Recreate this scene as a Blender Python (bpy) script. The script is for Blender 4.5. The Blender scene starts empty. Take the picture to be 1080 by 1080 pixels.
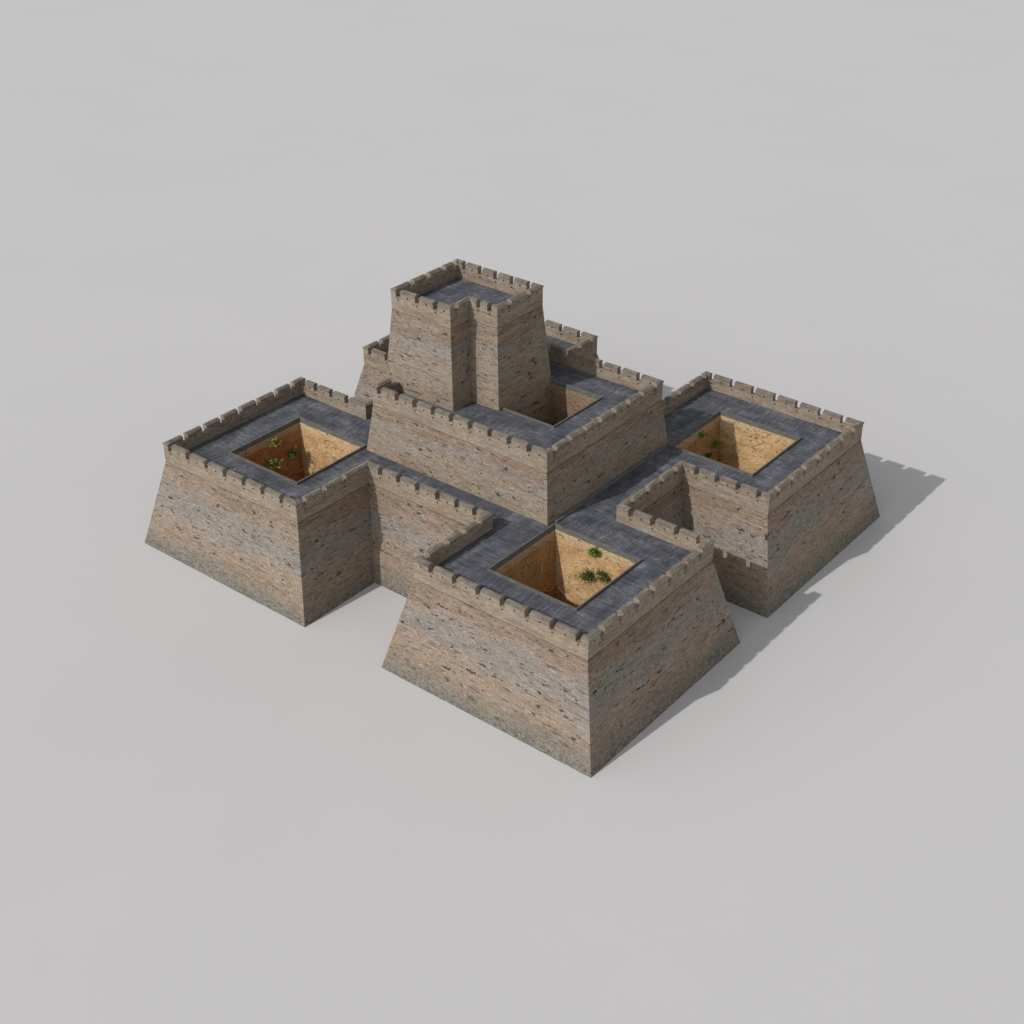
import bpy, bmesh, math, random
from mathutils import Vector
random.seed(7)
S = bpy.context.scene
COL = S.collection

# ------------------------------------------------------------------ dimensions (metres)
A, C = 27.51, 25.045            # half size of the lower fort at ledge height
WX, WY, D = 19.83, 19.93, 10.1  # bastion face lengths, depth of the recesses between them
BAT = 2.49                      # batter of the lower walls
HL, HT, HR = 9.97, 12.30, 10.45 # ledge, merlon top, roof
TH = 0.60                       # parapet thickness
KX, KY, KB = 11.43, 9.935, 0.70 # keep
KL, KT, KR = 15.74, 18.10, 16.22
TX0, TX1, TX2 = -12.06, -4.06, -0.477   # watchtower (L shaped plan)
TY0, TY1, TY2 = -5.78, -2.767, 4.675
TL, TT, TR, TB = 24.97, 27.33, 25.45, 0.744

# ------------------------------------------------------------------ node helpers
def new_mat(name):
    m = bpy.data.materials.new(name); m.use_nodes = True
    nt = m.node_tree; nt.nodes.clear()
    out = nt.nodes.new('ShaderNodeOutputMaterial'); b = nt.nodes.new('ShaderNodeBsdfPrincipled')
    nt.links.new(b.outputs[0], out.inputs[0])
    return m, nt, b
def put(nt, sock, v):
    if v is None: return
    if isinstance(v, bpy.types.NodeSocket): nt.links.new(v, sock)
    else:
        if isinstance(v, (tuple, list)) and len(v) == 3 and sock.type == 'RGBA': v = (*v, 1)
        sock.default_value = v
def uvs(nt):
    return nt.nodes.new('ShaderNodeTexCoord').outputs['UV']
def mapv(nt, vec, scale=(1, 1, 1), loc=(0, 0, 0)):
    n = nt.nodes.new('ShaderNodeMapping'); put(nt, n.inputs['Vector'], vec)
    n.inputs['Scale'].default_value = scale; n.inputs['Location'].default_value = loc
    return n.outputs[0]
def noise(nt, vec, scale, detail=4, rough=0.6, dist=0.0):
    n = nt.nodes.new('ShaderNodeTexNoise'); put(nt, n.inputs['Vector'], vec)
    n.inputs['Scale'].default_value = scale; n.inputs['Detail'].default_value = detail
    n.inputs['Roughness'].default_value = rough; n.inputs['Distortion'].default_value = dist
    return n.outputs[0]
def math_(nt, op, a, b=0.0, clamp=False):
    n = nt.nodes.new('ShaderNodeMath'); n.operation = op; n.use_clamp = clamp
    put(nt, n.inputs[0], a); put(nt, n.inputs[1], b)
    return n.outputs[0]
def mix(nt, fac, a, b, mode='MIX'):
    n = nt.nodes.new('ShaderNodeMix'); n.data_type = 'RGBA'; n.blend_type = mode
    put(nt, n.inputs[0], fac); put(nt, n.inputs[6], a); put(nt, n.inputs[7], b)
    return n.outputs[2]
def ramp(nt, v, stops, interp='LINEAR'):
    n = nt.nodes.new('ShaderNodeValToRGB'); r = n.color_ramp; r.interpolation = interp
    while len(r.elements) < len(stops): r.elements.new(0.5)
    for e, (p, c) in zip(r.elements, stops):
        e.position = p; e.color = (*c, 1) if isinstance(c, tuple) else (c, c, c, 1)
    put(nt, n.inputs[0], v)
    return n.outputs[0]
def step(nt, v, lo, hi):
    n = nt.nodes.new('ShaderNodeMapRange'); n.clamp = True
    put(nt, n.inputs[0], v); n.inputs[1].default_value = lo; n.inputs[2].default_value = hi
    return n.outputs[0]
def bump(nt, bsdf, h, strength, dist):
    n = nt.nodes.new('ShaderNodeBump'); n.inputs['Strength'].default_value = strength
    n.inputs['Distance'].default_value = dist; put(nt, n.inputs['Height'], h)
    nt.links.new(n.outputs[0], bsdf.inputs['Normal'])

# ------------------------------------------------------------------ materials
def masonry(name, zones, z0, z1, holes=1.0, gain=1.0, seed=0.0, moss=0.0, streak=1.0, chip=1.0):
    """Weathered coursed stone on (u along the wall, v height) coordinates; zones colours the bands of the wall between z0 and z1."""
    m, nt, b = new_mat(name)
    uv = mapv(nt, uvs(nt), (1, 1, 1), (seed, 0, 0))
    sep = nt.nodes.new('ShaderNodeSeparateXYZ'); nt.links.new(uv, sep.inputs[0])
    z = sep.outputs[1]
    drift = noise(nt, mapv(nt, uv, (0.14, 0.42, 1), (seed, seed, 0)), 1.0, 8, 0.70)
    h = step(nt, z, z0, z1)
    h = math_(nt, 'ADD', h, math_(nt, 'MULTIPLY', math_(nt, 'SUBTRACT', drift, 0.5), 0.95))
    col = ramp(nt, h, zones)
    # broad patches: rusty brown, cold grey, their edges broken along the courses
    p1 = noise(nt, mapv(nt, uv, (0.22, 0.85, 1), (3.1 + seed, 9, 0)), 1.0, 9, 0.74, 0.3)
    col = mix(nt, math_(nt, 'MULTIPLY', step(nt, p1, 0.52, 0.66), 0.62), col, (0.205 * gain, 0.138 * gain, 0.092 * gain))
    p2 = noise(nt, mapv(nt, uv, (0.24, 0.80, 1), (31 + seed, 2, 0)), 1.0, 9, 0.75, 0.3)
    col = mix(nt, math_(nt, 'MULTIPLY', step(nt, p2, 0.53, 0.64), 0.60), col, (0.250 * gain, 0.236 * gain, 0.215 * gain))
    p3 = noise(nt, mapv(nt, uv, (0.30, 0.75, 1), (57 + seed, 6, 0)), 1.0, 9, 0.75, 0.3)
    col = mix(nt, math_(nt, 'MULTIPLY', step(nt, p3, 0.56, 0.66), 0.50), col, (0.150 * gain, 0.150 * gain, 0.138 * gain))
    st_ = noise(nt, mapv(nt, uv, (0.16, 1.5, 1), (83, seed, 0)), 1.0, 8, 0.72, 0.3)
    stain = math_(nt, 'MULTIPLY', step(nt, st_, 0.50, 0.62), math_(nt, 'MULTIPLY', step(nt, z, z1 - 3.2, z1 - 1.2), 0.55))
    col = mix(nt, stain, col, (0.150 * gain, 0.102 * gain, 0.070 * gain))
    # courses
    br = nt.nodes.new('ShaderNodeTexBrick'); nt.links.new(mapv(nt, uv, (1, 1, 1), (0, 0.07, 0)), br.inputs['Vector'])
    br.inputs['Scale'].default_value = 1.0; br.inputs['Brick Width'].default_value = 0.66
    br.inputs['Row Height'].default_value = 0.245; br.inputs['Mortar Size'].default_value = 0.022
    br.inputs['Mortar Smooth'].default_value = 0.5; br.offset = 0.5
    br.inputs['Color1'].default_value = (0.80, 0.79, 0.78, 1); br.inputs['Color2'].default_value = (1.14, 1.12, 1.10, 1)
    br.inputs['Mortar'].default_value = (0.74, 0.71, 0.67, 1)
    wear = noise(nt, mapv(nt, uv, (0.5, 0.9, 1), (7, seed, 0)), 1.0, 6, 0.65)
    col = mix(nt, step(nt, wear, 0.25, 0.60), col, mix(nt, 1.0, col, br.outputs['Color'], 'MULTIPLY'))
    # stretched grain, light chips
    g = noise(nt, mapv(nt, uv, (1.9, 3.6, 1), (0, seed, 0)), 1.0, 9, 0.84)
    col = mix(nt, 1.0, col, ramp(nt, g, [(0.28, 0.50), (0.42, 0.86), (0.52, 1.02), (0.70, 1.40)]), 'MULTIPLY')
    f = noise(nt, mapv(nt, uv, (2.2, 4.6, 1), (17, seed, 0)), 1.0, 4, 0.65)
    area = noise(nt, mapv(nt, uv, (0.22, 0.6, 1), (5, seed + 4, 0)), 1.0, 5, 0.65)
    chips = math_(nt, 'MULTIPLY', step(nt, f, 0.57, 0.66), step(nt, area, 0.47, 0.60))
    col = mix(nt, math_(nt, 'MULTIPLY', chips, 0.62 * chip), col, (0.43 * gain, 0.405 * gain, 0.37 * gain))
    # missing stones and slits, in clusters along the courses
    k = noise(nt, mapv(nt, uv, (0.95, 2.0, 1), (41, seed * 2 + 1, 0)), 1.0, 4.0, 0.66, 0.3)
    k2 = noise(nt, mapv(nt, uv, (0.22, 1.0, 1), (11, seed + 8, 0)), 1.0, 2, 0.5)
    hole = math_(nt, 'MULTIPLY', step(nt, k, 0.590, 0.635), step(nt, k2, 0.46, 0.55))
    s = noise(nt, mapv(nt, uv, (0.42, 4.2, 1), (2, seed + 3, 0)), 1.0, 5, 0.66)
    slit = math_(nt, 'MULTIPLY', step(nt, s, 0.60, 0.66), 0.75 * streak)
    d = noise(nt, mapv(nt, uv, (2.1, 4.0, 1), (61, seed, 0)), 1.0, 2.0, 0.55)
    dots = math_(nt, 'MULTIPLY', step(nt, d, 0.655, 0.70), 0.9)
    dark = math_(nt, 'MAXIMUM', math_(nt, 'MAXIMUM', hole, slit), dots)
    dark = math_(nt, 'MULTIPLY', dark, holes)
    col = mix(nt, dark, col, (0.050, 0.040, 0.032))
    if moss:   # rubble foot
        mz = math_(nt, 'ADD', z, math_(nt, 'MULTIPLY', math_(nt, 'SUBTRACT', drift, 0.5), 4.0))
        mz = math_(nt, 'ADD', mz, math_(nt, 'MULTIPLY', math_(nt, 'SUBTRACT', g, 0.5), 1.6))
        foot = math_(nt, 'SUBTRACT', 1.0, step(nt, mz, moss * 0.15, moss * 1.75))
        vo = nt.nodes.new('ShaderNodeTexVoronoi'); vo.inputs['Scale'].default_value = 4.6
        nt.links.new(mapv(nt, uv, (0.9, 1.3, 1)), vo.inputs['Vector'])
        rub = ramp(nt, vo.outputs['Distance'], [(0.0, (0.215, 0.203, 0.178)), (0.45, (0.170, 0.160, 0.138)), (0.8, (0.095, 0.090, 0.077))])
        rub = mix(nt, 1.0, rub, ramp(nt, g, [(0.28, 0.5), (0.5, 1.0), (0.7, 1.5)]), 'MULTIPLY')
        rub = mix(nt, math_(nt, 'MULTIPLY', step(nt, p2, 0.50, 0.62), 0.45), rub, (0.105, 0.118, 0.098))
        col = mix(nt, math_(nt, 'MULTIPLY', foot, 0.92), col, rub)
    put(nt, b.inputs['Base Color'], col)
    b.inputs['Roughness'].default_value = 0.92
    b.inputs['Specular IOR Level'].default_value = 0.15
    hh = math_(nt, 'ADD', math_(nt, 'MULTIPLY', br.outputs['Fac'], -0.35), math_(nt, 'MULTIPLY', g, 0.9))
    hh = math_(nt, 'SUBTRACT', hh, math_(nt, 'MULTIPLY', dark, 0.8))
    bump(nt, b, hh, 0.6, 0.10)
    return m

W_BEIGE, W_PINK, W_GREY, W_BROWN, W_TAN = (0.272, 0.217, 0.163), (0.272, 0.210, 0.168), (0.228, 0.208, 0.187), (0.228, 0.172, 0.131), (0.288, 0.237, 0.184)
LOWER = [(0.0, W_BEIGE), (0.14, (0.258, 0.203, 0.152)), (0.30, (0.268, 0.207, 0.155)), (0.38, W_PINK), (0.46, (0.275, 0.232, 0.190)), (0.56, W_GREY), (0.74, W_GREY), (0.82, W_PINK), (0.92, W_BROWN), (1.0, W_BROWN)]
UPPER = [(0.0, W_BEIGE), (0.15, W_BEIGE), (0.34, (0.252, 0.216, 0.176)), (0.5, W_BEIGE), (0.68, W_GREY), (0.80, W_BROWN), (0.9, W_PINK), (1.0, W_BROWN)]
M = {}
M['wall'] = masonry('battered_stone', LOWER, 0.0, HL, seed=1.7, moss=1.6)
M['keep'] = masonry('keep_stone', UPPER, HR, KL, seed=53.2)
M['tower'] = masonry('tower_stone', UPPER, KR, TL, seed=91.0)
PZ = [(0.0, W_TAN), (0.5, (0.286, 0.236, 0.184)), (1.0, (0.280, 0.233, 0.184))]
M['parapet'] = masonry('parapet_brick', PZ, HL, HT, holes=0.22, seed=23.0, streak=0.5, chip=0.3)
M['pit_stone'] = masonry('court_stone', [(0.0, (0.12, 0.075, 0.05)), (0.6, (0.23, 0.145, 0.085)), (1.0, (0.27, 0.19, 0.12))], 4, KR, seed=77.0)  # darkened, most at the bottom, to paint in the shade deep in the court

def coping_mat():
    m, nt, b = new_mat('coping_stone')
    uv = uvs(nt)
    n1 = noise(nt, mapv(nt, uv, (0.9, 1.6, 1)), 1.0, 6, 0.7)
    col = ramp(nt, n1, [(0.3, (0.105, 0.092, 0.076)), (0.5, (0.180, 0.158, 0.130)), (0.7, (0.275, 0.242, 0.198))])
    g = noise(nt, mapv(nt, uv, (5, 9, 1)), 1.0, 5, 0.7)
    col = mix(nt, 1.0, col, ramp(nt, g, [(0.3, 0.6), (0.5, 1.0), (0.7, 1.2)]), 'MULTIPLY')
    put(nt, b.inputs['Base Color'], col); b.inputs['Roughness'].default_value = 0.9
    b.inputs['Specular IOR Level'].default_value = 0.15
    bump(nt, b, g, 0.5, 0.06)
    return m
M['coping'] = coping_mat()

def deck_mat():
    m, nt, b = new_mat('dark_slate_paving')
    uv = uvs(nt)
    s1 = noise(nt, mapv(nt, uv, (3.4, 0.45, 1)), 1.0, 8, 0.74, 0.25)
    s2 = noise(nt, mapv(nt, uv, (8.0, 3.0, 1), (4, 8, 0)), 1.0, 7, 0.80)
    pat = noise(nt, mapv(nt, uv, (0.22, 0.50, 1), (14, 3, 0)), 1.0, 7, 0.70)
    v = math_(nt, 'ADD', math_(nt, 'MULTIPLY', s1, 0.40), math_(nt, 'ADD', math_(nt, 'MULTIPLY', s2, 0.18), math_(nt, 'MULTIPLY', pat, 0.42)))
    col = ramp(nt, v, [(0.38, (0.028, 0.031, 0.039)), (0.46, (0.058, 0.063, 0.076)), (0.53, (0.100, 0.105, 0.122)), (0.61, (0.200, 0.205, 0.222))])
    ch = noise(nt, mapv(nt, uv, (3.0, 1.5, 1), (55, 3, 0)), 1.0, 5, 0.65)
    lo = math_(nt, 'MULTIPLY', math_(nt, 'MULTIPLY', step(nt, ch, 0.58, 0.66), step(nt, pat, 0.47, 0.57)), 0.65)
    col = mix(nt, lo, col, (0.30, 0.30, 0.31))
    wr = noise(nt, mapv(nt, uv, (0.5, 0.35, 1), (8, 33, 0)), 1.0, 5, 0.6)
    col = mix(nt, math_(nt, 'MULTIPLY', step(nt, wr, 0.57, 0.72), 0.35), col, (0.105, 0.090, 0.085))
    put(nt, b.inputs['Base Color'], col)
    b.inputs['Roughness'].default_value = 0.75; b.inputs['Specular IOR Level'].default_value = 0.2
    bump(nt, b, math_(nt, 'ADD', s1, math_(nt, 'MULTIPLY', s2, 0.5)), 0.35, 0.06)
    return m
M['deck'] = deck_mat()

def kerb_mat():
    m, nt, b = new_mat('grey_kerb_stone')
    uv = uvs(nt)
    n1 = noise(nt, mapv(nt, uv, (1.2, 6, 1)), 1.0, 5, 0.65)
    col = ramp(nt, n1, [(0.3, (0.060, 0.061, 0.059)), (0.5, (0.105, 0.102, 0.092)), (0.72, (0.190, 0.175, 0.148))])
    put(nt, b.inputs['Base Color'], col); b.inputs['Roughness'].default_value = 0.8
    bump(nt, b, n1, 0.3, 0.03)
    return m
M['kerb'] = kerb_mat()

def ochre_mat(name, cols, redcol):
    m, nt, b = new_mat(name)
    uv = uvs(nt)
    sep = nt.nodes.new('ShaderNodeSeparateXYZ'); nt.links.new(uv, sep.inputs[0])
    n1 = noise(nt, mapv(nt, uv, (0.35, 0.5, 1)), 1.0, 7, 0.66, 0.3)
    col = ramp(nt, n1, list(zip((0.28, 0.42, 0.55, 0.72), cols)))
    # redder earth towards the bottom of the pit
    red = math_(nt, 'SUBTRACT', 1.0, step(nt, math_(nt, 'ADD', sep.outputs[1], math_(nt, 'MULTIPLY', n1, 3.0)), 5.2, 6.8))
    col = mix(nt, math_(nt, 'MULTIPLY', red, 0.75), col, redcol)
    lip = math_(nt, 'MULTIPLY', step(nt, math_(nt, 'ADD', sep.outputs[1], math_(nt, 'MULTIPLY', math_(nt, 'SUBTRACT', n1, 0.5), 0.8)), 9.35, 9.6), 0.5)
    col = mix(nt, lip, col, (0.50, 0.39, 0.25))
    n2 = noise(nt, mapv(nt, uv, (2.6, 3.4, 1), (9, 1, 0)), 1.0, 8, 0.78)
    col = mix(nt, 1.0, col, ramp(nt, n2, [(0.30, 0.42), (0.44, 0.85), (0.54, 1.02), (0.7, 1.25)]), 'MULTIPLY')
    cr = nt.nodes.new('ShaderNodeTexVoronoi'); cr.feature = 'DISTANCE_TO_EDGE'; cr.inputs['Scale'].default_value = 0.42
    ws = nt.nodes.new('ShaderNodeVectorMath'); ws.operation = 'ADD'
    nc = nt.nodes.new('ShaderNodeTexNoise'); nc.inputs['Scale'].default_value = 0.9; nc.inputs['Detail'].default_value = 5
    nt.links.new(uv, nc.inputs['Vector'])
    sc = nt.nodes.new('ShaderNodeVectorMath'); sc.operation = 'SCALE'; sc.inputs['Scale'].default_value = 2.2
    nt.links.new(nc.outputs['Color'], sc.inputs[0])
    nt.links.new(mapv(nt, uv, (0.8, 1.9, 1)), ws.inputs[0]); nt.links.new(sc.outputs[0], ws.inputs[1])
    nt.links.new(ws.outputs[0], cr.inputs['Vector'])
    part = noise(nt, mapv(nt, uv, (0.3, 0.3, 1), (71, 0, 0)), 1.0, 3)
    crack = math_(nt, 'MULTIPLY', math_(nt, 'SUBTRACT', 1.0, step(nt, cr.outputs['Distance'], 0.015, 0.05)), step(nt, part, 0.52, 0.60))
    sp = noise(nt, mapv(nt, uv, (1.6, 2.6, 1), (29, 5, 0)), 1.0, 2, 0.5)
    spot = math_(nt, 'MULTIPLY', step(nt, sp, 0.64, 0.70), 0.7)
    dk = math_(nt, 'MAXIMUM', math_(nt, 'MULTIPLY', crack, 0.42), spot)
    col = mix(nt, dk, col, (0.15, 0.065, 0.028))
    put(nt, b.inputs['Base Color'], col); b.inputs['Roughness'].default_value = 0.95
    b.inputs['Specular IOR Level'].default_value = 0.1
    hh = math_(nt, 'SUBTRACT', math_(nt, 'ADD', n1, math_(nt, 'MULTIPLY', n2, 0.6)), math_(nt, 'MULTIPLY', dk, 0.5))
    bump(nt, b, hh, 1.0, 0.35)
    return m
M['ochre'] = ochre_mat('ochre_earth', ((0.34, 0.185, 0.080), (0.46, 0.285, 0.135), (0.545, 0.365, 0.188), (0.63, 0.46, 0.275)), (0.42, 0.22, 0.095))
M['shaded_ochre'] = ochre_mat('shaded_ochre', ((0.25, 0.130, 0.056), (0.36, 0.205, 0.094), (0.42, 0.252, 0.122), (0.50, 0.345, 0.20)), (0.40, 0.160, 0.060))  # darker ochre for the pit walls facing away from the sun, shade in the colour
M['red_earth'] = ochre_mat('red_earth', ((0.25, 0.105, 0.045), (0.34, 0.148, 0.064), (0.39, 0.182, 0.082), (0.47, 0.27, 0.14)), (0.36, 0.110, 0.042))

def plain(name, stops, scale, rough=0.9, translucent=False):
    m, nt, b = new_mat(name)
    ob = nt.nodes.new('ShaderNodeTexCoord').outputs['Object']
    put(nt, b.inputs['Base Color'], ramp(nt, noise(nt, ob, scale, 4, 0.6), stops))
    b.inputs['Roughness'].default_value = rough
    b.inputs['Specular IOR Level'].default_value = 0.2
    return m
M['ledge'] = plain('red_rock', [(0.3, (0.26, 0.075, 0.028)), (0.7, (0.42, 0.17, 0.07))], 2.0)
M['root'] = plain('pale_root', [(0.3, (0.35, 0.22, 0.11)), (0.7, (0.50, 0.36, 0.20))], 2.0)
M['leaf_bright'] = plain('bright_leaf', [(0.35, (0.115, 0.150, 0.030)), (0.6, (0.29, 0.32, 0.075))], 1.6, 0.6)
M['leaf_fresh'] = plain('fresh_leaf', [(0.35, (0.065, 0.135, 0.022)), (0.6, (0.165, 0.265, 0.042))], 1.6, 0.6)
M['leaf_mid'] = plain('mid_leaf', [(0.35, (0.045, 0.095, 0.030)), (0.65, (0.20, 0.27, 0.045))], 2.2, 0.6)
M['leaf_dark'] = plain('dark_leaf', [(0.35, (0.040, 0.070, 0.018)), (0.65, (0.115, 0.150, 0.042))], 1.6, 0.6)
M['stem'] = plain('twig', [(0.3, (0.10, 0.06, 0.03)), (0.7, (0.2, 0.13, 0.07))], 3.0)
GA = 0.50
M['ground'] = plain('pale_grey_ground', [(0.35, (GA * .985, GA * .975, GA * .985)), (0.65, (GA * 1.01, GA, GA * 1.008))], 0.03, 0.95)

# ------------------------------------------------------------------ object helpers
def link(name, me, mats, parent=None):
    o = bpy.data.objects.new(name, me); COL.objects.link(o)
    for k in mats: me.materials.append(M[k])
    if parent: o.parent = parent
    return o
def thing(name, label, cat, loc=(0, 0, 0), group=None):
    o = bpy.data.objects.new(name, None); COL.objects.link(o)
    o.empty_display_size = 1; o.location = loc
    o['label'] = label; o['category'] = cat
    if group: o['group'] = group
    return o

class Mesh:
    def __init__(s): s.v, s.f, s.uv, s.mi, s.ix = [], [], [], [], {}
    def vert(s, p):
        k = (round(p[0], 4), round(p[1], 4), round(p[2], 4))
        if k not in s.ix: s.ix[k] = len(s.v); s.v.append(k)
        return s.ix[k]
    def face(s, pts, uvs_, mi=0):
        ids = [s.vert(p) for p in pts]
        keep = [i for i in range(len(ids)) if ids[i] != ids[i - 1]]
        if len(keep) < 3: return
        s.f.append([ids[i] for i in keep]); s.uv.append([uvs_[i] for i in keep]); s.mi.append(mi)
    def build(s, name, mats, parent=None):
        me = bpy.data.meshes.new(name); me.from_pydata(s.v, [], s.f)
        L = me.uv_layers.new(name='UVMap')
        i = 0
        for f, uv in zip(s.f, s.uv):
            for q in uv: L.data[i].uv = q; i += 1
        for p, mi in zip(me.polygons, s.mi): p.material_index = mi
        me.update()
        return link(name, me, mats, parent)

class Outline:
    """Closed plan outline, counter-clockwise; P(u, off) is the point u metres along it, moved off metres inwards with mitred corners."""
    def __init__(s, pts):
        s.p = [Vector(q) for q in pts]; n = len(s.p); s.n = n
        s.d = [(s.p[(i + 1) % n] - s.p[i]).normalized() for i in range(n)]
        s.l = [(s.p[(i + 1) % n] - s.p[i]).length for i in range(n)]
        s.u = [0]
        for l in s.l: s.u.append(s.u[-1] + l)
        s.total = s.u[-1]
    def P(s, u, off):
        u %= s.total
        for i in range(s.n):
            if abs(u - s.u[i]) < 1e-6 or abs(u - s.total) < 1e-6:
                k = i if abs(u - s.u[i]) < 1e-6 else 0
                n0 = Vector((-s.d[k - 1].y, s.d[k - 1].x)); n1 = Vector((-s.d[k].y, s.d[k].x))
                return s.p[k] + (n0 + n1) * off
        for i in range(s.n):
            if s.u[i] < u < s.u[i + 1]:
                return s.p[i] + s.d[i] * (u - s.u[i]) + Vector((-s.d[i].y, s.d[i].x)) * off
    def corners(s, a, b):
        """u of the corners strictly between a and b (b may exceed the total length)."""
        return [x for k in (0, 1) for x in (q + k * s.total for q in s.u[:-1]) if a + 1e-5 < x < b - 1e-5]

def sweep(mb, ol, us, prof, mi=None, closed=False, caps=False, skip=(), vmode='z'):
    """Faces between the profile points (off, z) carried along the outline through every u in us."""
    n = len(prof)
    X = [[(*ol.P(u, o), z) for (o, z) in prof] for u in us]
    acc = [prof[0][1]]
    for j in range(1, n + 1):
        a, b = prof[j - 1], prof[j % n]
        acc.append(acc[-1] + math.hypot(a[0] - b[0], a[1] - b[1]))
    for i in range(len(us) - 1):
        for j in range(n if closed else n - 1):
            if (i, j) in skip: continue
            k = (j + 1) % n
            if vmode == 'z' and abs(prof[j][1] - prof[k][1]) > abs(prof[j][0] - prof[k][0]): v0, v1 = prof[j][1], prof[k][1]
            else: v0, v1 = acc[j], acc[j + 1]
            mb.face([X[i][j], X[i + 1][j], X[i + 1][k], X[i][k]], [(us[i], v0), (us[i + 1], v0), (us[i + 1], v1), (us[i], v1)], mi[j] if mi else 0)
    if caps:
        for i, rev in ((0, False), (len(us) - 1, True)):
            pts = X[i][:]; q = [(us[i] + o, z) for o, z in prof]
            if rev: pts.reverse(); q.reverse()
            pts.reverse(); q.reverse()
            mb.face(pts, q, 0)

def frange(a, b, step_):
    n = max(1, round((b - a) / step_)); return [a + (b - a) * i / n for i in range(n + 1)]

GAP, DEEP = 0.60, 0.84
def parapet_profile(zl, zr, sill):
    g = 0.06
    return [(g, zl - 0.02), (g, zl + 0.05), (0.0, zl + 0.07), (0.0, sill - 0.36), (0.0, sill - 0.14), (0.0, sill),
            (TH, sill), (TH, sill - 0.14), (TH, sill - 0.36), (TH, zr - 0.05)]
def parapet(ol, cr, ua, ub, zl, zr, sill, parent):
    """Breast wall from ua to ub with a drain hole through it under every crenel."""
    mb = Mesh(); hs = [c + k for c in cr for k in (0, ol.total) if ua + 0.3 < c + k < ub - 0.3]
    w = 0.10
    us = sorted([ua, ub] + ol.corners(ua, ub) + [h + q for h in hs for q in (-w, w)])
    skip = {(us.index(h - w), j) for h in hs for j in (3, 7)}
    sweep(mb, ol, us, parapet_profile(zl, zr, sill), skip=skip)
    P = lambda u, o, z: (*ol.P(u, o), z)
    for h in hs:
        q = [(h - w, sill - 0.36), (h + w, sill - 0.36), (h + w, sill - 0.14), (h - w, sill - 0.14)]
        for k in range(4):
            (a, za), (b, zb) = q[k], q[(k + 1) % 4]
            mb.face([P(a, 0, za), P(a, TH, za), P(b, TH, zb), P(b, 0, zb)], [(a, za), (a + TH, za), (a + TH, zb), (a, zb)])
    return mb.build('parapet', ['parapet'], parent)
def merlon(ol, a, b, sill, top, parent, into=None):
    """One merlon between two crenels: pierced body with a stepped coping, bent round a corner where it stands on one."""
    mb = into or Mesh(); jit = random.uniform(-0.03, 0.03); top += jit
    a += random.uniform(-0.03, 0.03); b += random.uniform(-0.03, 0.03)
    cs = ol.corners(a, b)
    z1, z2, z3 = sill + 0.12, sill + 0.33, top - 0.30
    z4, z5 = top - 0.13, top - 0.065
    ov = 0.06
    # (off, z) round the section, outer foot first
    prof = [(0, sill), (0, z1), (0, z2), (0, z3), (-ov, z3 + 0.02), (-ov, z4), (0.05, z4 + 0.01), (0.05, z5), (0.16, z5 + 0.01), (0.17, top),
            (TH - 0.17, top), (TH - 0.16, z5 + 0.01), (TH - 0.05, z5), (TH - 0.05, z4 + 0.01), (TH + ov, z4), (TH + ov, z3 + 0.02), (TH, z3), (TH, z2), (TH, z1), (TH, sill)]
    mi = [0, 0, 0] + [1] * 12 + [1, 0, 0, 0]
    # loophole in the longest straight run
    runs = [a] + cs + [b]
    k = max(range(len(runs) - 1), key=lambda i: runs[i + 1] - runs[i])
    c = (runs[k] + runs[k + 1]) / 2
    hole = runs[k + 1] - runs[k] > 1.0
    us = sorted(set([a, b] + cs + ([c - 0.1, c + 0.1] if hole else [])))
    skip = set()
    if hole:
        i = us.index(c - 0.1); skip = {(i, 1), (i, 17)}
    sweep(mb, ol, us, prof, mi, skip=skip, caps=True)
    if hole:
        P = lambda u, o, z: (*ol.P(u, o), z)
        u0, u1 = c - 0.1, c + 0.1
        for q in (((u0, z1), (u1, z1)), ((u1, z1), (u1, z2)), ((u1, z2), (u0, z2)), ((u0, z2), (u0, z1))):
            (ua, za), (ub, zb) = q
            mb.face([P(ua, 0, za), P(ua, TH, za), P(ub, TH, zb), P(ub, 0, zb)], [(ua, za), (ua + TH, za), (ua + TH, zb), (ua, zb)], 0)
    if into is None: return mb.build('merlon', ['parapet', 'coping'], parent)

def crenels(ol, gaps):
    """Positions of every crenel on the outline from the distances listed edge by edge."""
    return sorted(ol.u[i] + x for i, l in enumerate(gaps) for x in l)
def merlons(ol, cr, ua, ub, sill, top, parent, avoid=None, into=None):
    """Every merlon whose middle lies between ua and ub."""
    n = len(cr)
    for i in range(n):
        a, b = cr[i] + GAP / 2, cr[(i + 1) % n] + (ol.total if i == n - 1 else 0) - GAP / 2
        mid = (a + b) / 2
        for m_ in (mid, mid - ol.total):
            if ua <= m_ < ub:
                p = ol.P(mid, 0)
                if avoid and avoid(p): continue
                merlon(ol, a, b, sill, top, parent, into)

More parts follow.
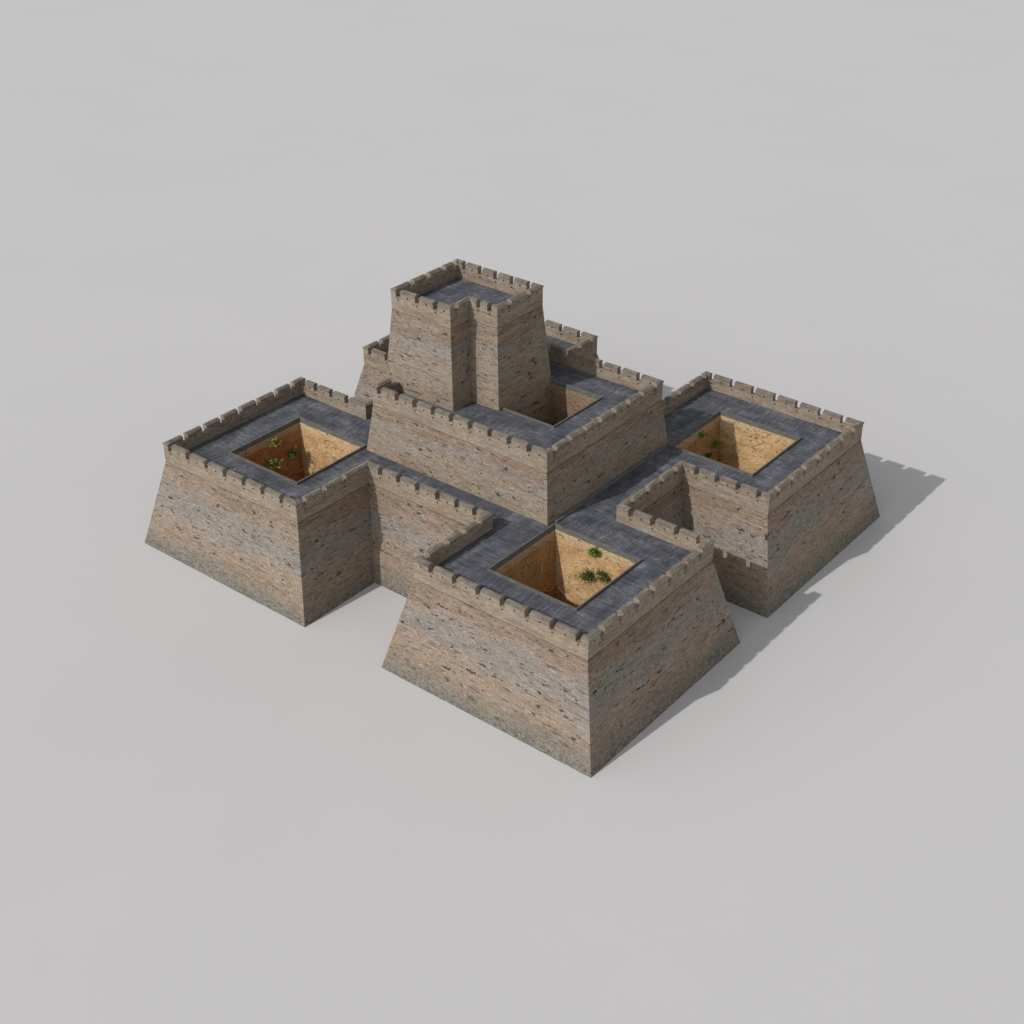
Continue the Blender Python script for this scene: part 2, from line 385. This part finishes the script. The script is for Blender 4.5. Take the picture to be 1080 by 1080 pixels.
def quad_deck(mb, outer, inner, z):
    """Four mitred strips of paving between two rectangles (x0, y0, x1, y1)."""
    O = [(outer[0], outer[1]), (outer[2], outer[1]), (outer[2], outer[3]), (outer[0], outer[3])]
    I = [(inner[0], inner[1]), (inner[2], inner[1]), (inner[2], inner[3]), (inner[0], inner[3])]
    for k in range(4):
        a, b, c, d = O[k], O[(k + 1) % 4], I[(k + 1) % 4], I[k]
        e = (Vector(b) - Vector(a)).normalized(); nrm = Vector((-e.y, e.x))
        q = []
        for p in (a, b, c, d):
            w = Vector(p) - Vector(a); q.append((w.dot(e) + 40 * k + a[0] * 1.3, w.dot(nrm) + 13 * k + a[1] * 1.7))
        mb.face([(*a, z), (*b, z), (*c, z), (*d, z)], q)
def rect_deck(mb, r, z, along='x', shift=0.0):
    x0, y0, x1, y1 = r
    pts = [(x0, y0), (x1, y0), (x1, y1), (x0, y1)]
    mb.face([(*p, z) for p in pts], [(p[0] + shift, p[1] + shift) if along == 'x' else (p[1] + shift, p[0] + shift) for p in pts])

KERB_IN = 0.30
TAPER = 0.20   # the pits narrow downwards
def pit(parent, rect, zr, zb, wallmat, floormat, shift, west):
    """Square pit: kerb round the rim, four inner faces and a floor. rect is the outer edge of the kerb."""
    x0, y0, x1, y1 = rect
    ol = Outline([(x0, y0), (x1, y0), (x1, y1), (x0, y1)])
    kb = Mesh()
    sweep(kb, ol, ol.u, [(0, zr - 0.03), (0, zr + 0.25), (0.15, zr + 0.25), (0.16, zr + 0.07), (KERB_IN - 0.08, zr + 0.07), (KERB_IN - 0.08, zr - 0.22), (KERB_IN, zr - 0.24)])
    kb.build('pit_kerb', ['kerb'], parent)
    k = KERB_IN
    wl = Mesh(); sh = k + TAPER * (zr - zb); zt = zr - 0.22
    for i in range(4):
        a, b = ol.P(ol.u[i], k), ol.P(ol.u[(i + 1) % 4], k)
        c, e = ol.P(ol.u[(i + 1) % 4], sh), ol.P(ol.u[i], sh)
        l = (b - a).length; s0 = shift + 31.7 * i; t = TAPER * (zr - zb)
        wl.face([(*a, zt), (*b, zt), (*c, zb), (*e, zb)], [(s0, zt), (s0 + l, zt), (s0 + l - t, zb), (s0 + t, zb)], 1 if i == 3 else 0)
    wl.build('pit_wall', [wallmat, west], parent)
    fl = Mesh(); rect_deck(fl, (x0 + sh - .02, y0 + sh - .02, x1 - sh + .02, y1 - sh + .02), zb + 0.02, shift=shift)
    fl.build('pit_floor', [floormat], parent)

# ------------------------------------------------------------------ the setting
g = Mesh(); rect_deck(g, (-900, -900, 900, 900), 0.0)
go = g.build('ground', ['ground']); go['kind'] = 'structure'

# ------------------------------------------------------------------ lower fort
fort = thing('fortress', 'wide low stone fort with four square corner bastions, sloping walls and ochre pits', 'fortress')
OL = Outline([(-A + WX, -C + D), (A - WX, -C + D), (A - WX, -C), (A, -C), (A, -C + WY), (A - D, -C + WY),
              (A - D, C - WY), (A, C - WY), (A, C), (A - WX, C), (A - WX, C - D),
              (-A + WX, C - D), (-A + WX, C), (-A, C), (-A, C - WY), (-A + D, C - WY),
              (-A + D, -C + WY), (-A, -C + WY), (-A, -C), (-A + WX, -C)])
GAPS = [
    [1.71, 4.21, 6.76, 9.42, 11.94, 14.2], [1.31, 3.62, 6.13, 8.84], [2.12, 4.91, 7.68, 10.49, 13.26, 16.0, 18.77], [2.03, 4.77, 7.23, 9.75, 12.42, 15.08, 17.58], [1.27, 3.81, 6.49, 9.05],
    [1.3, 3.85, 6.4, 8.9], [1.67, 4.07, 6.5, 8.86], [1.74, 4.51, 7.11, 9.9, 12.23, 15.0, 17.6], [2.12, 4.86, 7.66, 10.41, 13.25, 15.98, 18.72], [1.3, 3.9, 6.5, 8.9],
    [1.5, 4.0, 6.6, 9.2, 11.8, 14.2], [1.3, 3.9, 6.5, 8.9], [2.3, 5.05, 7.8, 10.6, 13.3, 16.0, 18.5], [1.9, 4.5, 7.1, 9.8, 12.4, 15.0, 17.5], [1.05, 3.75, 6.4, 9.0],
    [1.3, 3.85, 6.4, 8.9], [2.3, 4.73, 7.17, 9.1], [1.92, 4.43, 7.12, 9.78, 12.35, 14.87, 17.48], [1.02, 3.85, 6.7, 9.53, 12.32, 15.08, 17.78], [1.14, 3.87, 6.68]]
CR = crenels(OL, GAPS)
SILL = HT - DEEP
P0X, P1X, P0Y, P1Y = A - 4.69, A - 14.98, C - 4.70, C - 15.0
def section(name, i0, i1, label=None):
    """Walls of the lower fort from outline corner i0 to i1, with their parapet and merlons."""
    ua, ub = OL.u[i0], OL.u[i1] if i1 > i0 else OL.u[i1] + OL.total
    us = [ua] + OL.corners(ua, ub) + [ub]
    mb = Mesh(); sweep(mb, OL, us, [(-BAT, -0.05), (-BAT * 0.0, HL)])
    o = mb.build(name, ['wall'], fort)
    if label: o['label'] = label
    parapet(OL, CR, ua, ub, HL, HR, SILL, o)
    merlons(OL, CR, ua, ub, SILL, HT, o, into=REST if name == 'curtain_wall' and i0 >= 10 else None)
    return o
REST = Mesh()   # merlons of the two rear curtain walls, beyond the hundred that show
rim = 0.12
for (sx, sy, i0, i1, lab) in ((1, -1, 1, 5, 'nearest corner bastion, two dark bushes and one bright plant in its pit'),
                              (1, 1, 6, 10, 'right-hand corner bastion with a shadow falling into its ochre pit'),
                              (-1, 1, 11, 15, 'rear corner bastion mostly hidden behind the watchtower'),
                              (-1, -1, 16, 20, 'left-hand corner bastion with pale green plants in its reddish pit')):
    if i1 == 20: i1 = 0
    o = section('bastion', i0, i1, lab)
    xs = sorted((sx * (A - rim), sx * (A - WX + rim))); ys = sorted((sy * (C - rim), sy * (C - WY + rim)))
    px = sorted((sx * P0X, sx * P1X)); py = sorted((sy * P0Y, sy * P1Y))
    d = Mesh(); quad_deck(d, (xs[0], ys[0], xs[1], ys[1]), (px[0], py[0], px[1], py[1]), HR)
    d.build('roof_deck', ['deck'], o)
    pit(o, (px[0], py[0], px[1], py[1]), HR, 0.3, 'ochre', 'ochre', 10.3 * (sx + 2 * sy) + 60, 'red_earth' if sx < 0 and sy < 0 else 'shaded_ochre')
for (i0, i1, r, al, lab) in ((0, 1, (-A + WX - rim, -C + D + rim, A - WX + rim, -KY), 'x', 'sunlit curtain wall between the left and nearest bastions'),
                        (5, 6, (KX, -C + WY - rim, A - D - rim, C - WY + rim), 'y', 'shaded curtain wall between the nearest and right bastions'),
                        (10, 11, (-A + WX - rim, KY, A - WX + rim, C - D - rim), 'x', None),
                        (15, 16, (-A + D + rim, -C + WY - rim, -KX, C - WY + rim), 'y', None)):
    o = section('curtain_wall', i0, i1, lab)
    d = Mesh(); rect_deck(d, r, HR - 0.004, al, 100 + 20 * i0); d.build('roof_deck', ['deck'], o)

o = REST.build('battlements', ['parapet', 'coping'], fort); o['kind'] = 'stuff'
print('merlons on the fort', sum(1 for b_ in fort.children for c_ in b_.children if c_.name.startswith('merlon')))

# ------------------------------------------------------------------ keep
keep = thing('keep', 'square stone keep with battlements standing in the middle of the lower fort', 'keep', (0, 0, HR))
def at_world(o): o.matrix_parent_inverse = o.parent.matrix_basis.inverted(); return o
KO = Outline([(-KX, -KY), (KX, -KY), (KX, KY), (-KX, KY)])
KG = [[1.0, 3.46, 5.93, 8.37, 10.82, 13.29, 15.77, 18.2, 20.68], [1.19, 3.6, 6.1, 8.6, 11.1, 13.55, 16.0, 18.4],
      [2.67, 5.1, 7.47, 9.9, 12.3, 14.7, 17.1, 19.5, 21.7], [1.7, 4.1, 6.5, 9.0, 11.5, 14.6, 17.3]]
mb = Mesh(); sweep(mb, KO, KO.u, [(-KB, HR - 0.3), (0, KL)])
kw = mb.build('battered_wall', ['keep'], keep)
parapet(KO, crenels(KO, KG), 0, KO.total, KL, KR, KT - DEEP, keep)
merlons(KO, crenels(KO, KG), 0, KO.total, KT - DEEP, KT, keep, avoid=lambda p: p.x < -KX + 0.1 and TY0 - 0.6 < p.y < TY2 + 0.6)
Q = (TX2 + TB + 0.02, -2.95, 6.93, 5.56)
d = Mesh(); quad_deck(d, (-KX + rim, -KY + rim, KX - rim, KY - rim), Q, KR); d.build('roof_deck', ['deck'], keep)
# open court beside the tower: kerb on three sides, the tower wall on the fourth
ol = Outline([(Q[0] - 0.4, Q[1]), (Q[2], Q[1]), (Q[2], Q[3]), (Q[0] - 0.4, Q[3])])
mb = Mesh(); sweep(mb, ol, [ol.u[0], ol.u[1], ol.u[2], ol.u[3]], [(0, KR - 0.03), (0, KR + 0.20), (0.14, KR + 0.20), (0.15, KR + 0.08), (0.26, KR + 0.08), (0.26, KR - 0.20), (0.34, KR - 0.22)])
mb.build('pit_kerb', ['kerb'], keep)
mb = Mesh()
k = 0.34
cs = [(Q[0] - 0.05, Q[1] + k), (Q[2] - k, Q[1] + k), (Q[2] - k, Q[3] - k), (Q[0] - 0.05, Q[3] - k)]
for i in range(4):
    a, b = Vector(cs[i]), Vector(cs[(i + 1) % 4]); l = (b - a).length; s0 = 17.3 * i
    zt = KR - 0.20 if i < 3 else KR - 0.02
    mb.face([(*a, zt), (*b, zt), (*b, 4.0), (*a, 4.0)], [(s0, zt), (s0 + l, zt), (s0 + l, 4), (s0, 4)])
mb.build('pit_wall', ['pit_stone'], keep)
mb = Mesh(); rect_deck(mb, (cs[0][0] - .02, cs[0][1] - .02, cs[2][0] + .02, cs[2][1] + .02), 4.02); mb.build('pit_floor', ['deck'], keep)
# low kerb along the foot of the shaded side
ol = Outline([(KX + KB - 0.05, -P1Y + 0.42), (KX + KB + 0.40, -P1Y + 0.42), (KX + KB + 0.40, P1Y - 0.42), (KX + KB - 0.05, P1Y - 0.42)])
mb = Mesh(); sweep(mb, ol, ol.u, [(0, HR - 0.03), (0, HR + 0.2), (0.05, HR + 0.22), (0.224, HR + 0.22)])
mb.build('foot_kerb', ['kerb'], keep)
for o in keep.children: at_world(o)

# ------------------------------------------------------------------ watchtower
tower = thing('watchtower', 'tallest stone tower with notched front corner and crenellated flat roof, rising from the keep', 'tower', (0, 0, KR))
TO = Outline([(TX0, TY0), (TX1, TY0), (TX1, TY1), (TX2, TY1), (TX2, TY2), (TX0, TY2)])
TG = [[0.95, 3.57, 6.04], [0.95], [1.11, 2.56], [1.94, 5.06], [1.43, 3.64, 5.81, 7.92, 10.13], [0.95, 2.84, 5.29, 7.81]]
foot = HR - 0.4
mb = Mesh(); sweep(mb, TO, TO.u, [(-TB * (TL - foot) / (TL - KR), foot), (-TB, KR), (0, TL)]); mb.build('battered_wall', ['tower'], tower)
parapet(TO, crenels(TO, TG), 0, TO.total, TL, TR, TT - DEEP, tower)
merlons(TO, crenels(TO, TG), 0, TO.total, TT - DEEP, TT, tower)
mb = Mesh(); r = rim
mb.face([(TX0 + r, TY0 + r, TR), (TX1 - r, TY0 + r, TR), (TX1 - r, TY1 + r, TR), (TX2 - r, TY1 + r, TR), (TX2 - r, TY2 - r, TR), (TX0 + r, TY2 - r, TR)],
        [(y * 1.0 + 7, x) for x, y in ((TX0, TY0), (TX1, TY0), (TX1, TY1), (TX2, TY1), (TX2, TY2), (TX0, TY2))])
mb.build('roof_deck', ['deck'], tower)
for o in tower.children: at_world(o)

# ------------------------------------------------------------------ details of the pits
def rock_ledge(name, pts, n, mat, parent, w=0.16, dep=0.13):
    """A jagged strip of rock standing out of a pit wall; pts lie on the wall, n points into the pit."""
    mb = Mesh(); n = Vector(n); up = Vector((0, 0, 1)); P = [Vector(p) for p in pts]
    ring = []
    for i, p in enumerate(P):
        ww = w * (0.45 if i in (0, len(P) - 1) else random.uniform(0.75, 1.2))
        ring.append([p - n * 0.03 + up * ww, p + n * dep * 0.8 + up * ww * 0.6, p + n * dep - up * ww * 0.4, p - n * 0.03 - up * ww])
    for i in range(len(P) - 1):
        for j in range(4):
            k = (j + 1) % 4
            mb.face([ring[i][j], ring[i + 1][j], ring[i + 1][k], ring[i][k]], [(0, 0)] * 4)
    mb.face(ring[0], [(0, 0)] * 4); mb.face(ring[-1][::-1], [(0, 0)] * 4)
    return mb.build(name, [mat], parent)
bast = [o for o in fort.children if o.name.startswith('bastion')]
near, left = bast[0], bast[3]
XW = lambda x0, z: x0 + KERB_IN + TAPER * (HR - z)
XL = lambda z: XW(-P0X, z)
XN = lambda z: XW(P1X, z)
YN = lambda z: -P1Y - KERB_IN - TAPER * (HR - z)
rock_ledge('rock_ledge', [(XL(4.95), -14.0, 4.95), (XL(5.4), -13.3, 5.4), (XL(5.3), -12.75, 5.3), (XL(5.0), -12.3, 5.0), (XL(5.05), -11.5, 5.05), (XL(5.3), -11.1, 5.3)], (1, 0, 0), 'ledge', left)
rock_ledge('rock_ledge', [(XN(5.1), -14.4, 5.1), (XN(5.05), -13.5, 5.05), (XN(4.7), -12.8, 4.7), (XN(4.65), -12.0, 4.65), (XN(4.85), -11.45, 4.85)], (1, 0, 0), 'ledge', near, 0.13)
rock_ledge('rock_ledge', [(14.3, YN(4.6), 4.6), (14.9, YN(4.3), 4.3), (15.5, YN(4.15), 4.15), (16.0, YN(3.95), 3.95), (16.6, YN(3.6), 3.6)], (0, -1, 0), 'root', near, 0.10)
rock_ledge('rock_ledge', [(XN(7.9), -13.1, 7.9), (XN(7.5), -13.2, 7.5), (XN(7.15), -13.4, 7.15)], (1, 0, 0), 'root', near, 0.12)

def plant(label, loc, n, r, mat, kind, seed):
    """A bush rooted in a pit wall: bent stems and leaf blades with air between them. n points away from the wall."""
    rnd = random.Random(seed); n = Vector(n)
    t = thing('wall_shrub', label, 'plant', loc, 'plants growing on the pit walls')
    side = n.cross(Vector((0, 0, 1)))
    st = Mesh(); lf = Mesh()
    for b in range(13 if kind == 'bush' else 9):
        ang = rnd.uniform(-1.35, 1.35); out = rnd.uniform(0.35, 1.0)
        d = (n * out * 0.8 + side * math.sin(ang) * 0.6 + Vector((0, 0, 1)) * (math.cos(ang) * rnd.uniform(0.5, 1.35) - 0.15)).normalized()
        L = r * rnd.uniform(0.65, 1.15)
        base = -n * 0.05; tip = d * L
        tw = 0.022
        a = d.orthogonal().normalized()
        c = d.cross(a)
        for q in range(3):
            o0 = (a * math.cos(q * 2.1) + c * math.sin(q * 2.1)) * tw; o1 = (a * math.cos(q * 2.1 + 2.1) + c * math.sin(q * 2.1 + 2.1)) * tw
            st.face([base + o0, base + o1, tip + o1 * .3, tip + o0 * .3], [(0, 0)] * 4)
        for j in range(26 if kind == 'bush' else 15):
            s = rnd.uniform(0.25, 1.08)
            p = d * L * s + Vector([rnd.gauss(0, 1) for _ in range(3)]) * r * (0.13 if kind == 'bush' else 0.10)
            if p.dot(n) < 0.03: p += n * (0.05 - p.dot(n))
            ld = (d * 0.8 + Vector([rnd.gauss(0, 1) for _ in range(3)]) * 0.75).normalized()
            w = ld.orthogonal().normalized(); w.rotate(__import__('mathutils').Quaternion(ld, rnd.uniform(0, 6.28)))
            ll = r * (rnd.uniform(0.16, 0.30) if kind == 'bush' else rnd.uniform(0.28, 0.46)); lw = ll * (0.22 if kind == 'bush' else 0.28)
            fold = ld.cross(w) * lw * 0.4
            lf.face([p, p + ld * ll * .45 + w * lw + fold, p + ld * ll, ], [(0, 0)] * 3)
            lf.face([p, p + ld * ll, p + ld * ll * .45 - w * lw + fold], [(0, 0)] * 3)
    st.build('stem', ['stem'], t); lf.build('foliage', [mat], t)
    return t
plant('pale green plant highest on the reddish wall of the left pit', (XL(9.4), -14.75, 9.4), (1, 0, 0), 0.9, 'leaf_bright', 'leafy', 1)
plant('darker green plant lowest to the right on the reddish wall of the left pit', (XL(7.3), -12.5, 7.3), (1, 0, 0), 0.95, 'leaf_mid', 'leafy', 2)
plant('broad yellow-green clump low on the left of the reddish wall in the left pit', (XL(7.1), -15.6, 7.1), (1, 0, 0), 1.1, 'leaf_bright', 'leafy', 3)
plant('bright green leafy plant high on the sunlit wall of the nearest pit', (17.85, YN(9.5), 9.5), (0, -1, 0), 0.92, 'leaf_fresh', 'leafy', 4)
plant('dark green bush, left one of two low in the nearest pit', (17.75, YN(6.9), 6.9), (0, -1, 0), 1.10, 'leaf_dark', 'bush', 5)
plant('dark olive bush, right one of two low in the nearest pit', (19.35, YN(7.5), 7.5), (0, -1, 0), 1.08, 'leaf_dark', 'bush', 6)
plant('small green plant highest on the shaded wall of the right pit', (XN(9.5), 15.6, 9.5), (1, 0, 0), 0.65, 'leaf_fresh', 'leafy', 7)
plant('green plant nearest the corner on the shaded wall of the right pit', (XN(7.4), 18.1, 7.4), (1, 0, 0), 0.75, 'leaf_fresh', 'leafy', 8)
plant('darkest plant lowest on the shaded wall of the right pit', (XN(6.9), 16.25, 6.9), (1, 0, 0), 0.75, 'leaf_dark', 'bush', 9)

# ------------------------------------------------------------------ light
sv = Vector((0.388, 1.2225, -1.0)).normalized()
el = math.asin(-sv.z)
sun = bpy.data.lights.new('sun', 'SUN'); sun.energy = 2.75; sun.angle = math.radians(0.7); sun.color = (1.0, 0.970, 0.935)
so = bpy.data.objects.new('sun', sun); COL.objects.link(so)
so.rotation_euler = sv.to_track_quat('-Z', 'Y').to_euler(); so.location = (-30, -90, 80)
w = bpy.data.worlds.new('World'); S.world = w; w.use_nodes = True
nt = w.node_tree; nt.nodes.clear()
wo = nt.nodes.new('ShaderNodeOutputWorld'); bg = nt.nodes.new('ShaderNodeBackground')
sky = nt.nodes.new('ShaderNodeTexSky'); sky.sky_type = 'NISHITA'; sky.sun_disc = False
sky.sun_elevation = el; sky.sun_rotation = math.atan2(-sv.x, -sv.y) % (2 * math.pi)
hs = nt.nodes.new('ShaderNodeHueSaturation'); hs.inputs['Saturation'].default_value = 0.06
nt.links.new(sky.outputs[0], hs.inputs['Color']); nt.links.new(hs.outputs[0], bg.inputs['Color'])
bg.inputs['Strength'].default_value = 0.145
nt.links.new(bg.outputs[0], wo.inputs[0])

# ------------------------------------------------------------------ camera
cd = bpy.data.cameras.new('camera'); cam = bpy.data.objects.new('camera', cd); COL.objects.link(cam)
cam.location = (83.1754, -104.8584, 84.6146)
cam.rotation_euler = (math.pi / 2 - 0.5515, 0, 0.6753)
cd.sensor_width = 36; cd.lens = 36 * 1512.03 / 1080
cd.clip_start = 0.5; cd.clip_end = 4000
S.camera = cam
S.view_settings.view_transform = 'Standard'; S.view_settings.look = 'None'
S.view_settings.exposure = 0.0; S.view_settings.gamma = 1; S.view_settings.use_curve_mapping = False
